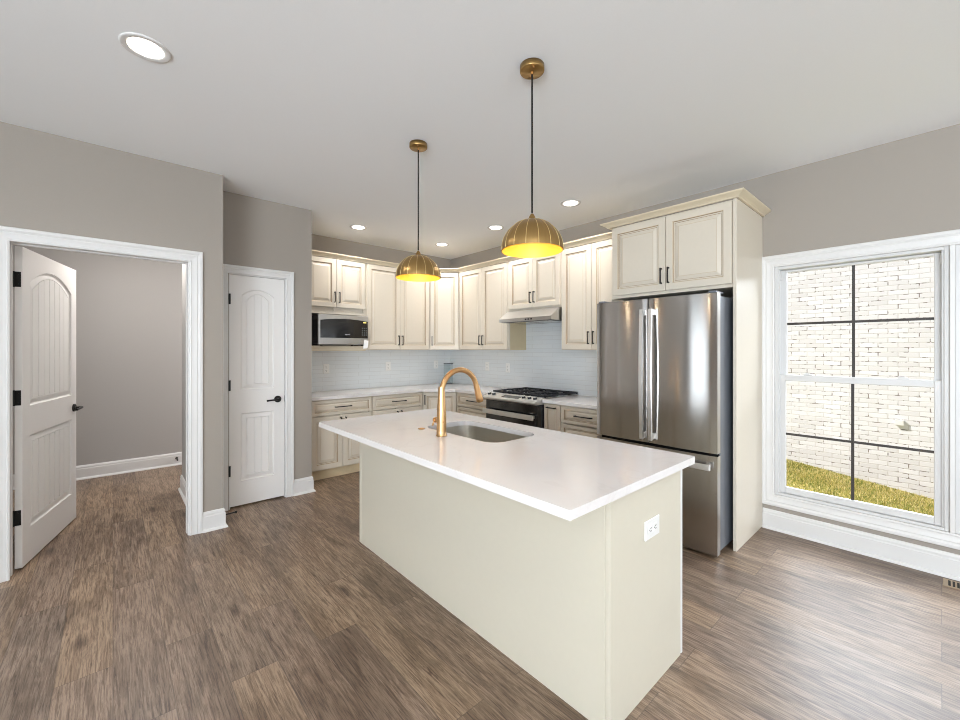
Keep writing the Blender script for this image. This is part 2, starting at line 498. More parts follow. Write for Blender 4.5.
# baseboards (profile: offset left of the path, height)
BP = [(0, 0), (.030, 0), (.029, .008), (.024, .016), (.015, .020), (.015, .112), (.011, .118), (.012, .132), (.006, .146), (0, .150)]
def base(name, path, label=None):
    struct(MB().sweep(path, BP, ID, M['trim']).build(name), label, 'baseboard')
base('baseboard_window', [(XR, YR), (XR, .943)], 'white baseboard under the window')
base('baseboard_pantry_left', [(.690, YP), (.649, YP), (.649, YD), (.512, YD)], 'short white baseboard on the wall corner between the two doors')
base('baseboard_pantry_right', [(1.464, YP+.24), (1.464, YP), (1.290, YP)], 'short white baseboard right of the pantry door')
base('baseboard_hall_back', [(3.8, 6.18), (XL, 6.18)], 'white baseboard across the far hall wall')
base('baseboard_hall_side', [(.515, 3.90), (.515, 5.06), (.60, 5.06)], 'white baseboard on the short wall inside the doorway')
base('baseboard_door_left', [(-.56, YD), (XL, YD)])

# door and window casings (profile: outward offset, projection from the wall)
CP = [(0, 0), (0, .011), (.010, .015), (.016, .012), (.030, .013), (.050, .017), (.056, .014), (.070, .021), (.086, .021), (.090, .016), (.090, 0)]
def on_door_wall(y): return lambda a, b, h: (a, y-h, b)
def on_right_wall(x): return lambda a, b, h: (x-h, a, b)
c = MB()
c.sweep([(DW1-.003, 0), (DW1-.003, DWT-.012), (DW0+.016, DWT-.012), (DW0+.016, 0)], [(-o*.93, h) for o, h in CP], on_door_wall(YD), M['trim'])
c.box((DW1, YD, 0), (DW1-.012, YD+.12, DWT), M['trim']); c.box((DW0, YD, 0), (DW0+.012, YD+.12, DWT), M['trim'])
c.box((DW0, YD, DWT), (DW1, YD+.12, DWT-.012), M['trim'])
# door stop strips
c.box((DW1-.012, YD+.045, 0), (DW1-.018, YD+.075, DWT-.012), M['trim'], .003); c.box((DW0+.012, YD+.045, 0), (DW0+.018, YD+.075, DWT-.012), M['trim'], .003)
c.box((DW0+.012, YD+.045, DWT-.012), (DW1-.012, YD+.075, DWT-.020), M['trim'], .003)
struct(c.build('trim_1'), 'wide white casing and jamb of the open hall doorway', 'door casing')
c = MB()
c.sweep([(PX1, 0), (PX1, PT), (PX0-.008, PT), (PX0-.008, 0)], [(-o*.80, h) for o, h in CP], on_door_wall(YP), M['trim'])
c.box((PX1, YP, 0), (PX1-.006, YP+.11, PT), M['trim']); c.box((PX0, YP, 0), (PX0+.006, YP+.11, PT), M['trim']); c.box((PX0, YP, PT), (PX1, YP+.11, PT-.006), M['trim'])
struct(c.build('trim_2'), 'white casing around the narrow pantry door', 'door casing')
c = MB()
c.sweep([(WA1, WZ0), (WA1, WZ1), (WB0, WZ1), (WB0, WZ0)], [(-o, h) for o, h in CP], on_right_wall(XR), M['trim'], closed=True)
c.box((XR-.012, WB1, WZ0), (XR+.001, WA0, WZ1), M['trim'], .003)
struct(c.build('trim_3'), 'white picture frame casing around the tall window', 'window casing')

# ------------------------------------------------------------------ windows
def window(name, y0, y1, label):
    root = thing(name, label, 'window', (XR, (y0+y1)/2, WZ0)); root['kind'] = 'structure'
    f = MB()
    X0, X1 = XR+.002, XR+.13
    f.box((X0, y0, WZ0), (X1, y0+.022, WZ1), M['vinyl'], .002); f.box((X0, y1-.022, WZ0), (X1, y1, WZ1), M['vinyl'], .002)
    f.box((X0, y0+.022, WZ1-.022), (X1, y1-.022, WZ1), M['vinyl'], .002); f.box((X0, y0+.022, WZ0), (X1, y1-.022, WZ0+.018), M['vinyl'], .002)
    # stepped tracks
    for yy, sg in ((y0+.022, 1), (y1-.022, -1)):
        f.box((XR+.012, yy, WZ0+.018), (XR+.020, yy+sg*.010, WZ1-.022), M['vinyl'])
        f.box((XR+.058, yy, WZ0+.018), (XR+.064, yy+sg*.012, WZ1-.022), M['vinyl'])
        f.box((XR+.028, yy, WZ1-.10), (XR+.05, yy+sg*.016, WZ1-.03), M['vinyl'], .004)
    f.build('window_frame', root)
    zm0, zm1 = 1.158, 1.205
    def sash(nm, xa, za, zb, st, rb, rt):
        s = MB(); a, b = y0+.024, y1-.024
        s.box((xa, a, za), (xa+.032, a+st, zb), M['vinyl'], .003); s.box((xa, b-st, za), (xa+.032, b, zb), M['vinyl'], .003)
        s.box((xa, a+st, za), (xa+.032, b-st, za+rb), M['vinyl'], .003); s.box((xa, a+st, zb-rt), (xa+.032, b-st, zb), M['vinyl'], .003)
        o = s.build(nm, root)
        g = MB(); g.box((xa+.013, a+st-.004, za+rb-.004), (xa+.019, b-st+.004, zb-rt+.004), M['pane']); g.build('pane', o)
        mu = MB(); ym = (a+b)/2; zm = (za+rb+zb-rt)/2
        mu.box((xa+.014, ym-.0085, za+rb), (xa+.018, ym+.0085, zb-rt), M['muntin']); mu.box((xa+.0135, a+st, zm-.0085), (xa+.0185, b-st, zm+.0085), M['muntin'])
        tag(mu.build('muntin', o), 'dark grille bars between the panes')
        return o
    lo = sash('lower_sash', XR+.022, WZ0+.020, zm1, .040, .046, .046)
    up = sash('upper_sash', XR+.062, zm0-.002, WZ1-.024, .040, .042, .018)
    for yy in (y0+.2, y1-.2):
        k = MB(); k.box((XR+.024, yy-.028, zm1), (XR+.05, yy+.028, zm1+.008), M['vinyl'], .003); k.cyl((XR+.036, yy-.01, zm1+.012), (XR+.036, yy+.024, zm1+.012), .0045, M['vinyl'], n=10)
        k.build('sash_lock', lo)
    return root
window('window_1', WA0, WA1, 'tall white double hung window with dark grilles beside the refrigerator')
window('window_2', WB0, WB1, 'second white sash window joined to the right of the first')
# unseen slabs added to block sun at the side and rear openings
struct(MB().box((XL-2.6, -6.5, 2.45), (XL-.15, 5.0, 2.6), M['blocker']).build('sun_blocker_side'))
struct(MB().box((-4.1, YR-2.8, 2.5), (4.0, YR-.15, 2.65), M['blocker']).build('sun_blocker_rear'))
# unseen glazing, placed to suit the fill lamps and reflections
def glazing(nm, side, a, b, z0, z1, n):
    m_ = MB(); t_ = .07
    d0 = (XL if side == 'left' else YR)-.11
    def bx(u0, u1, za, zb, e0, e1, m):
        if side == 'left': m_.box((e0, u0, za), (e1, u1, zb), m)
        else: m_.box((u0, e0, za), (u1, e1, zb), m)
    for i in range(n+1):
        u = a+(b-a-t_)*i/n; bx(u, u+t_, z0, z1, d0, d0+.07, M['vinyl'])
    for z in (z0, z1-t_): bx(a+t_, b-t_, z, z+t_, d0, d0+.07, M['vinyl'])
    bx(a+t_, b-t_, z0+t_, z1-t_, d0+.03, d0+.036, M['pane'])
    struct(m_.build(nm))
glazing('unseen_window_3', 'left', PY[1], PY[2], .0, 2.2, 4)
glazing('unseen_window_4', 'left', PY[3], PY[4], .3, 2.15, 1)
glazing('unseen_window_5', 'rear', -1.95, 3.15, .2, 2.3, 3)

# ------------------------------------------------------------------ outside
BX = 8.3
def gz(x, y): return -.385+.136*(y-1.72) - .01*(BX-x)
g = MB(); n_ = 24
vs_ = []; fs = []
for i in range(n_+1):
    for j in range(n_+1):
        x = 4.0+(BX+.02-4.0)*i/n_; y = -5+11*j/n_
        vs_.append((x, y, gz(x, y)-.02))
for i in range(n_):
    for j in range(n_):
        a = i*(n_+1)+j; fs.append([a, a+n_+1, a+n_+2, a+1])
g.raw(vs_, fs, M['soil'])
struct(g.build('ground_outside'), 'sloping ground between the house and the brick wall', 'ground')
g = MB()
R_ = random.Random(3)
for k in range(42000):
    x = 6.1+(BX-.045-6.1)*R_.random()**.8; y = -1.3+3.6*R_.random()
    hgt = .015+.030*R_.random(); a = R_.random()*2*pi; lx, ly = (R_.random()-.5)*.04, (R_.random()-.5)*.04
    wdt = .0035+.003*R_.random(); z = gz(x, y)-.022
    pt = .5+.5*sin(x*5.1+2*sin(y*3.3))*cos(y*4.7+x)
    m_ = M['blade'][0 if R_.random() < .55-.3*pt else (1 if R_.random() < .6 else 2)]
    g.raw([(x-cos(a)*wdt, y-sin(a)*wdt, z), (x+cos(a)*wdt, y+sin(a)*wdt, z), (x+lx, y+ly, z+hgt)], [[0, 1, 2]], m_)
tag(g.build('grass'), 'yellow green lawn on the slope outside the window', 'grass', None, 'stuff')
struct(MB().box((BX, -7, -1.6), (BX+.25, 7, 6.0), M['brick']).build('wall_neighbour_brick'), 'white painted brick wall seen through the window', 'brick wall')
ub = MB(); ub.box((BX-.045, .350, .330), (BX, .442, .410), M['plastic'], .004)
tag(ub.build('outdoor_outlet_box'), 'small white outlet box on the brick wall outside the window', 'outlet box')

# ------------------------------------------------------------------ panelled interior doors
def door_leaf(root, wd, ht, t, face, z0, stile, arch, rise, low, mid, nplank):
    """local: x 0..wd, thickness y 0..t (front face at y=0 or both), z"""
    m = MB(); D = M['door']
    xa, xb = stile, wd-stile
    lo0, lo1 = low; up0, up1 = mid, arch        # lower panel z range, upper panel bottom and spring line
    def arch_pts(a, b, zs, rs, n=14):
        return [(b+(a-b)*i/n, zs+rs*(1-((2*i/n)-1)**2)) for i in range(n+1)]
    def outline(inset, upper):
        a, b = xa+inset, xb-inset
        if upper: return [(a, up0+inset), (b, up0+inset)] + arch_pts(a, b, up1-inset*.9, rise)
        return [(a, lo0+inset), (b, lo0+inset), (b, lo1-inset), (a, lo1-inset)]
    for side in (0, 1):
        Y = (lambda d: d) if side == 0 else (lambda d: t-d)
        b = bmesh.new()
        ed = []
        for loop in ([(0, z0), (wd, z0), (wd, ht), (0, ht)], outline(0, False), outline(0, True)):
            vv = [b.verts.new((p[0], Y(0), p[1])) for p in loop]
            ed += [b.edges.new((vv[i], vv[(i+1) % len(vv)])) for i in range(len(vv))]
        bmesh.ops.triangle_fill(b, use_beauty=True, edges=ed)
        m.bm(b, D)
        for upper in (False, True):
            rings = [(0, 0), (.004, .009), (.012, .0125), (.040, .0045), (.046, .0045), (.050, .0105)]
            L = [[(p[0], Y(dz), p[1]) for p in outline(i_, upper)] for i_, dz in rings]
            n = len(L[0])
            for j in range(len(L)-1):
                m.raw(L[j]+L[j+1], [[k, (k+1) % n, n+(k+1) % n, n+k] for k in range(n)], D)
            m.raw(L[-1], [list(range(n))], D)
            # raised planks of the field with narrow grooves between
            a, bb = xa+.050, xb-.050
            pw = (bb-a)/nplank; gap = .0065
            for q in range(nplank):
                x0 = a+q*pw+(gap/2 if q else 0); x1 = a+(q+1)*pw-(gap/2 if q < nplank-1 else 0)
                if upper:
                    zb = up0+.050
                    def zt(x):
                        u = (x-a)/(bb-a)*2-1; return up1-.045+rise*(1-u*u)
                    top = [(x1+(x0-x1)*i/4, zt(x1+(x0-x1)*i/4)) for i in range(5)]
                    poly = [(x0, zb), (x1, zb)] + top
                else:
                    poly = [(x0, lo0+.05), (x1, lo0+.05), (x1, lo1-.05), (x0, lo1-.05)]
                m.prism(poly, Y(.0115), Y(.0045), lambda p, r, d: (p, d, r), D)
    # edges
    m.raw([(0, 0, z0), (0, t, z0), (0, t, ht), (0, 0, ht)], [[0, 1, 2, 3]], D)
    m.raw([(wd, 0, z0), (wd, t, z0), (wd, t, ht), (wd, 0, ht)], [[0, 1, 2, 3]], D)
    m.raw([(0, 0, ht), (wd, 0, ht), (wd, t, ht), (0, t, ht)], [[0, 1, 2, 3]], D)
    m.raw([(0, 0, z0), (wd, 0, z0), (wd, t, z0), (0, t, z0)], [[0, 1, 2, 3]], D)
    return m.build('leaf', root, rel=False)

def lever(root, x, z, ydir, y, toward, length=.105):
    """lever handle with round rose; ydir = outward sign"""
    h = MB()
    h.cyl((x, y, z), (x, y+ydir*.010, z), .031, M['black'], n=28)
    h.cyl((x, y+ydir*.010, z), (x, y+ydir*.016, z), .027, M['black'], r2=.020, n=28)
    o = h.build('door_handle', root, rel=False)
    l = MB()
    l.cyl((x, y+ydir*.012, z), (x, y+ydir*.052, z), .010, M['black'], n=16)
    l.tube([(x-toward*.008, y+ydir*.050, z), (x+toward*.02, y+ydir*.052, z), (x+toward*.06, y+ydir*.054, z-.002), (x+toward*length, y+ydir*.050, z-.006)], .008, M['black'], n=12, radii=[.009, .0095, .0075, .0085])
    tag(l.build('lever', o, rel=False), 'black lever')

# open hall door: hinge corner on the left jamb, leaf swung into the hall
ang = math.atan2(.974, .225)
hinge = Vector((-.430, 3.892, 0))
dr = thing('door_1', 'white arch panelled door standing open into the hall', 'door', hinge, ang); dr['kind'] = 'structure'
# local x runs along the leaf, local +y to its left (hall left side); visible face is y=0 (towards -y local)
door_leaf(dr, .90, 2.055, .035, 0, .012, .100, 1.845, .105, (.235, .838), 1.032, 7)
for z in (1.845, 1.093, .332):
    h = MB()
    h.box((-.0035, .006, z-.048), (.0, .060, z+.048), M['black'], .0008)
    h.cyl((-.003, .040, z-.050), (-.003, .040, z+.050), .0065, M['black'], n=12)
    for dz in (-.03, .03): h.cyl((-.0050, .020, z+dz), (-.003, .020, z+dz), .004, M['bronze'], n=8)
    h.build('hinge', dr, rel=False)
lever(dr, .842, .925, -1, 0, -1); lever(dr, .842, .925, 1, .035, -1)
lt = MB(); lt.box((.8995, .006, .90), (.9015, .029, .955), M['black'], .001); lt.build('latch_plate', dr, rel=False)
dr = thing('door_2', 'narrow white arch panelled pantry door, closed, with black lever', 'door', (.7635, YP+.018, 0), 0); dr['kind'] = 'structure'
door_leaf(dr, .4505, 2.060, .035, 0, .014, .088, 1.885, .060, (.228, .830), 1.040, 3)
for z in (1.842, 1.085, .336):
    h = MB(); h.cyl((-.0045, -.026, z-.046), (-.0045, -.026, z+.046), .0085, M['black'], n=12); h.box((-.0065, -.024, z-.046), (-.0025, .004, z+.046), M['black'])
    h.build('hinge', dr, rel=False)
lever(dr, .392, .935, -1, 0, -1)
st = MB(); st.box((.4505, -.004, .905), (.4565, .02, .965), M['black'], .001); st.build('strike_plate', dr, rel=False)

# ------------------------------------------------------------------ cabinets
def front_rings(x0, x1, z0, z1, frame, t=.020, y=0.0, m1=None):
    """raised panel slab; front towards -y. returns MB"""
    m = MB(); C = m1 or M['cab']
    w_, h_ = x1-x0, z1-z0
    f = frame
    small = min(w_, h_)
    k = 1.0 if small > .2 else (.62 if small > .15 else .5)
    rings = [(0, 0, C), (0, t-.003, C), (.003, t, C), (f-.004*k, t, M['glaze2']), (f, t-.002, M['glaze']), (f+.003*k, t-.0085, C),
             (f+.011*k, t-.0095, M['glaze']), (f+.014*k, t-.011, C), (f+.040*k, t-.003, M['glaze2']), (f+.044*k, t-.0028, C)]
    def rect(i, d): return [(x0+i, y-d, z0+i), (x1-i, y-d, z0+i), (x1-i, y-d, z1-i), (x0+i, y-d, z1-i)]
    m.raw(rect(0, 0), [[0, 1, 2, 3]], C)
    for j in range(len(rings)-1):
        a, b = rect(*rings[j][:2]), rect(*rings[j+1][:2])
        m.raw(a+b, [[q, (q+1) % 4, 4+(q+1) % 4, 4+q] for q in range(4)], rings[j][2])
    m.raw(rect(*rings[-1][:2]), [[0, 1, 2, 3]], C)
    return m
def pull(parent, cx, cz, L, vert, y):
    p = MB()
    a = L/2
    if vert:
        p.box((cx-.005, y-.032, cz-a), (cx+.005, y-.022, cz+a), M['bronze'], .002)
        for s_ in (-1, 1): p.box((cx-.005, y-.024, cz+s_*(a-.006)-.006), (cx+.005, y, cz+s_*(a-.006)+.006), M['bronze'], .002)
    else:
        p.box((cx-a, y-.032, cz-.005), (cx+a, y-.022, cz+.005), M['bronze'], .002)
        for s_ in (-1, 1): p.box((cx+s_*(a-.006)-.006, y-.024, cz-.005), (cx+s_*(a-.006)+.006, y, cz+.005), M['bronze'], .002)
    return p.build('handle', parent, rel=False)

def cabinet(label, loc, rz, w_, depth, z0, z1, fronts, name='wall_cabinet', toe=0, paint=None, case=None, group=None, cat='cabinet', carcass=True):
    """local x along the face 0..w, face frame plane y=0, z absolute"""
    root = thing(name, label, cat, loc, rz, group)
    C = paint or M['cab']
    if carcass:
        m = MB()
        m.box((0, .019, z0+toe), (w_, depth, z1), M['side'] if name == 'wall_cabinet' and z0 < 1.84 and w_ < .935 and z1-z0 > .9 else C, .001)
        m.build('carcass', root, rel=False)
    if toe:
        k = MB(); k.box((0, .06, 0), (w_, .08, toe), M['rawwood'] if toe else C, .001); k.build('toe_kick', root, rel=False)
    if carcass:
        ff = MB()
        zb = z0+toe
        ff.box((0, 0, zb), (.035, .019, z1), C, .001); ff.box((w_-.035, 0, zb), (w_, .019, z1), C, .001)
        ff.box((.035, 0, zb), (w_-.035, .019, zb+.035), C, .001); ff.box((.035, 0, z1-.035), (w_-.035, .019, z1), C, .001)
        mull = (z1-zb) > .9 or w_ > .5
        if w_ > .65: ff.box((w_/2-.03, 0, zb+.035), (w_/2+.03, .019, z1-.035), C, .001)
        ff.box((.001, .0005, zb+.001), (.0, .0, zb+.002), C)
        ff.build('face_frame', root, rel=False)
    for (kind, x0, x1, a, b, pk) in fronts:
        fr = .056 if kind == 'door' else .034
        if x1-x0 < .24 and kind == 'door': fr = .036
        o = front_rings(x0, x1, a, b, fr, y=0, m1=C).build('door' if kind == 'door' else 'drawer', root, rel=False)
        if pk:
            kind_, px_, pz_ = pk
            pull(o, px_, pz_, .19 if kind_ == 'h' and x1-x0 > .4 else (.11 if kind_ == 'h' else .125), kind_ == 'v', -.020)
    return root

def two_doors(w_, a, b, e=.012, pz=None, top=False):
    g_ = .0035; zc = (b-.10) if top else (a+.115)
    return [('door', e, w_/2-g_/2, a, b, ('v', w_/2-.028, zc)), ('door', w_/2+g_/2, w_-e, a, b, ('v', w_/2+.028, zc))]
UZ0, UZ1 = 1.395, 2.450
RZ = -pi/2
# left (back) wall
mw = cabinet('short two door cream cabinet above the microwave', (1.562, 4.675, 0), 0, .738, .308, 1.808, UZ1, two_doors(.738, 1.888, 2.443))
n_ = MB()
n_.box((0, .0, 1.384), (.018, .308, 1.808), M['cab'], .001); n_.build('side_panel', mw, rel=False)
n_ = MB(); n_.box((.720, .0, 1.384), (.738, .308, 1.808), M['cab'], .001); n_.build('side_panel', mw, rel=False)
n_ = MB(); n_.box((.018, -.016, 1.384), (.720, .30, 1.444), M['crown'], .002); n_.build('shelf', mw, rel=False)
n_ = MB(); n_.box((.018, .296, 1.444), (.720, .308, 1.808), M['cab']); n_.build('back_panel', mw, rel=False)
cabinet('tall two door cream wall cabinet just right of the microwave', (2.301, 4.675, 0), 0, .934, .308, UZ0, UZ1, two_doors(.934, 1.402, 2.443))
# diagonal corner
dx = (3.535-3.235)
dl = math.hypot(3.535-3.235, 4.675-4.375)
cr = thing('wall_cabinet', 'angled single door wall cabinet in the kitchen corner', 'cabinet', (3.235, 4.675, 0), -pi/4)
m = MB()
poly = [(3.236, 4.690), (3.236, 4.983), (3.843, 4.983), (3.843, 4.376), (3.550, 4.376)]
m.prism(poly, UZ0, UZ1, ID, M['cab'])
Rm = Matrix.Translation((3.235, 4.675, 0)) @ Matrix.Rotation(-pi/4, 4, 'Z'); Ri = Rm.inverted()
m.v = [Ri @ p for p in m.v]
m.build('carcass', cr, rel=False)
ff = MB(); ff.box((0, .0, UZ0), (dl, .014, UZ1), M['cab'], .001); ff.build('face_frame', cr, rel=False)
o = front_rings(.020, dl-.020, 1.402, 2.443, .056).build('door', cr, rel=False); pull(o, .047, 1.517, .125, True, -.020)
# right wall
cabinet('tall two door cream wall cabinet between corner and range hood', (3.535, 4.374, 0), RZ, .932, .308, UZ0, UZ1, two_doors(.932, 1.402, 2.443))
cabinet('short two door cream cabinet above the range hood', (3.535, 3.441, 0), RZ, .772, .308, 1.850, UZ1, two_doors(.772, 1.872, 2.443))
cabinet('tall two door cream wall cabinet between range hood and refrigerator', (3.535, 2.668, 0), RZ, .745, .308, UZ0, UZ1, two_doors(.745, 1.402, 2.443))
# refrigerator enclosure
cabinet('wide two door cream cabinet above the refrigerator', (3.240, 1.905, 0), RZ, .936, .603, 1.838, 2.450, two_doors(.936, 1.862, 2.440, e=.006))
ep = MB(); ep.box((3.222, .945, 0), (3.843, .967, 2.450), M['cab'], .0015)
tag(ep.build('refrigerator_end_panel'), 'tall glossy cream side panel right of the refrigerator', 'panel')
ep = MB(); ep.box((3.235, 1.908, 0), (3.843, 1.922, 1.836), M['cab'], .0015)
tag(ep.build('refrigerator_end_panel'), 'cream side panel left of the refrigerator', 'panel')

# crown mouldings
KP = [(0, 0), (-.012, 0), (-.014, .008), (-.024, .022), (-.038, .034), (-.046, .040), (-.046, .050), (0, .050)]
cw = MB()
def zoff(z): return lambda a, b, h: (a, b, z+h)
# path with the room on its right-hand side
fy, fx = 4.662, 3.522
cut = .0054
cw.sweep([(1.566, fy), (3.235+cut, fy), (fx, 4.375+cut), (fx, 1.997)], KP, zoff(2.4505), M['crown'])
tag(cw.build('crown_moulding'), 'cream crown moulding along the tops of the wall cabinets', 'crown moulding')
cw = MB()
KP2 = [(0, 0), (-.014, 0), (-.018, .008), (-.030, .017), (-.048, .026), (-.056, .031), (-.058, .040), (0, .040)]
cw.sweep([(3.845-.004, 1.924), (3.222, 1.924), (3.222, .944), (3.845-.004, .944)][0:], KP2, zoff(2.4505), M['crown'])
tag(cw.build('crown_moulding'), 'cream crown moulding wrapping the cabinet above the refrigerator', 'crown moulding')

# base cabinets
BZ = .866
def drawer_over_doors(w_):
    e = .010
    return [('drawer', e, w_-e, .694, .856, ('h', w_/2, .778)),
            ('door', e, w_/2-.002, .122, .683, ('v', w_/2-.028, .600)), ('door', w_/2+.002, w_-e, .122, .683, ('v', w_/2+.028, .600))]
PB = M['cabbase']
cabinet('cream base cabinet under the microwave with one drawer and two doors', (1.535, 4.395, 0), 0, .700, .585, 0, BZ, drawer_over_doors(.700), 'base_cabinet', .112, PB)
cabinet('cream base cabinet with one wide drawer, second from the pantry wall', (2.236, 4.395, 0), 0, .700, .585, 0, BZ, drawer_over_doors(.700), 'base_cabinet', .112, PB)
fl = MB(); fl.box((1.466, 4.395, .112), (1.5345, 4.975, BZ), PB, .001); tag(fl.build('cabinet_filler'), 'narrow cream filler strip between pantry wall and base cabinet', 'filler strip')
bc = thing('base_cabinet', 'angled cream base cabinet in the kitchen corner', 'cabinet', (2.937, 4.395, 0), -pi/4)
m = MB(); dlb = math.hypot(3.255-2.937, 4.395-4.077)
m.prism([(2.938, 4.411), (2.938, 4.975), (3.835, 4.975), (3.835, 4.078), (3.271, 4.078)], .112, BZ, ID, PB)
Ri = (Matrix.Translation((2.937, 4.395, 0)) @ Matrix.Rotation(-pi/4, 4, 'Z')).inverted()
m.v = [Ri @ p for p in m.v]; m.build('carcass', bc, rel=False)
ff = MB(); ff.box((0, 0, .112), (dlb, .014, BZ), PB, .001); ff.build('face_frame', bc, rel=False)
k = MB(); k.box((.03, .06, 0), (dlb-.03, .08, .112), M['rawwood']); k.build('toe_kick', bc, rel=False)
o = front_rings(.016, dlb-.016, .122, .856, .050, m1=PB).build('door', bc, rel=False); pull(o, .040, .765, .125, True, -.020)
def three_drawers(w_):
    e = .010
    return [('drawer', e, w_-e, .694, .856, ('h', w_/2, .778)), ('drawer', e, w_-e, .412, .683, ('h', w_/2, .560)), ('drawer', e, w_-e, .122, .401, ('h', w_/2, .27))]
cabinet('cream three drawer base cabinet left of the range', (3.255, 4.076, 0), RZ, .632, .585, 0, BZ, three_drawers(.632), 'base_cabinet', .112, PB)
cabinet('slim cream pull-out base cabinet right of the range', (3.255, 2.668, 0), RZ, .208, .585, 0, BZ, [('door', .006, .202, .122, .856, ('h', .104, .826))], 'base_cabinet', .112, PB)
cabinet('cream drawer base cabinet between pull-out and refrigerator', (3.255, 2.459, 0), RZ, .530, .585, 0, BZ, three_drawers(.530), 'base_cabinet', .112, PB)

# tiles behind the counters
bt = MB(); bt.box((1.465, 4.973, .868), (3.8445, 4.9845, 1.40), M['tile']); struct(bt.build('wall_tile_back'), 'white tile backsplash on the back kitchen wall', 'backsplash')
bt = MB(); bt.box((3.833, 1.924, .868), (3.8445, 4.973, 1.396), M['tile']); bt.box((3.833, 2.672, 1.396), (3.8445, 3.438, 1.86), M['tile'])
struct(bt.build('wall_tile_right'), 'white tile backsplash behind the range', 'backsplash')

# worktops
CT0, CT1 = .867, .900
wt = MB()
wt.prism([(1.466, 4.350), (2.925, 4.350), (3.210, 4.065), (3.210, 3.442), (3.832, 3.442), (3.832, 4.972), (1.466, 4.972)], CT0, CT1, ID, M['quartz'])
tag(wt.build('countertop'), 'white quartz corner worktop left of the range', 'countertop')
wt = MB(); wt.box((3.210, 1.926, CT0), (3.832, 2.666, CT1), M['quartz'], .002)
tag(wt.build('countertop'), 'short white quartz worktop between range and refrigerator', 'countertop')

# ------------------------------------------------------------------ island
IX0, IX1, IY0, IY1 = 1.341, 1.967, .797, 2.825
isl = thing('kitchen_island', 'long cream kitchen island with plain panelled sides', 'island', ((IX0+IX1)/2, (IY0+IY1)/2, 0))
zt = CT0-.0005
p = MB(); p.box((IX0+.001, IY0+.021, 0), (IX0+.026, IY1-.021, zt), M['island']); p.build('front_panel', isl)
p = MB(); p.box((IX0, IY0, 0), (IX1-.024, IY0+.020, zt), M['island'], .0015); p.build('end_panel', isl)
p = MB(); p.box((IX0, IY1-.020, 0), (IX1-.022, IY1, zt), M['island'], .0015); p.build('end_panel', isl)
p = MB(); p.box((IX0-.001, IY0+.0205, 0), (IX0+.012, IY0+.030, zt), M['island'], .002); p.build('corner_bead', isl)
p = MB(); p.box((IX0-.001, IY1-.030, 0), (IX0+.012, IY1-.0205, zt), M['island'], .002); p.build('corner_bead', isl)
p = MB(); p.box((IX0+.027, IY0+.022, .10), (IX1-.045, IY0+.60, zt), M['island']); p.box((IX0+.027, IY1-.46, .10), (IX1-.045, IY1-.022, zt), M['island'])
p.box((IX0+.027, IY0+.60, .10), (IX1-.045, IY1-.46, .55), M['island']); p.box((IX0+.1, IY0+.022, 0), (IX1-.10, IY1-.022, .10), M['island'])
p.build('carcass', isl)
ff = MB()
ff.box((IX1-.045, IY0+.022, .10), (IX1-.020, IY1-.022, zt), M['island'])
ff.box((IX1-.0155, IY0+.001, 0), (IX1-.0002, IY0+.022, zt), M['trim'], .002); ff.box((IX1-.024, IY0+.008, 0), (IX1-.0155, IY0+.022, zt), M['glaze'])
ff.build('face_frame', isl)
# doors facing the range
Rw = Matrix.Translation((IX1-.020, IY0, 0)) @ Matrix.Rotation(pi/2, 4, 'Z')
wI = IY1-IY0
for x0, x1 in ((.024, .50), (.504, 1.01), (1.014, 1.52), (1.524, wI-.003)):
    d_ = front_rings(x0, x1, .112, .858, .056, m1=M['island'])
    d_.v = [Rw @ q for q in d_.v]
    d_.build('door', isl)

# island top with undermount sink opening
SX0, SX1, SY0, SY1, SR = 1.500, 1.885, 1.575, 2.250, .095
TX0, TX1, TY0, TY1 = 1.060, 2.037, .768, 2.866
def rrect(x0, x1, y0, y1, r, n=8):
    out = []
    for cx, cy, a0 in ((x1-r, y0+r, -pi/2), (x1-r, y1-r, 0), (x0+r, y1-r, pi/2), (x0+r, y0+r, pi)):
        out += [(cx+r*cos(a0+pi/2*i/n), cy+r*sin(a0+pi/2*i/n)) for i in range(n+1)]
    return out
tp = MB()
hole = rrect(SX0, SX1, SY0, SY1, SR)
outer = rrect(TX0, TX1, TY0, TY1, .006, 3)
for z in (CT0, CT1):
    b = bmesh.new(); ed = []
    for loop in (outer, hole):
        vv = [b.verts.new((q[0], q[1], z)) for q in loop]
        ed += [b.edges.new((vv[i], vv[(i+1) % len(vv)])) for i in range(len(vv))]
    bmesh.ops.triangle_fill(b, use_beauty=True, edges=ed)
    tp.bm(b, M['quartz'])
for loop in (outer, hole):
    n = len(loop)
    tp.raw([(q[0], q[1], CT0) for q in loop]+[(q[0], q[1], CT1) for q in loop], [[i, (i+1) % n, n+(i+1) % n, n+i] for i in range(n)], M['quartz'])
tag(tp.build('island_countertop'), 'large white quartz slab on the island with sink cut-out', 'countertop')

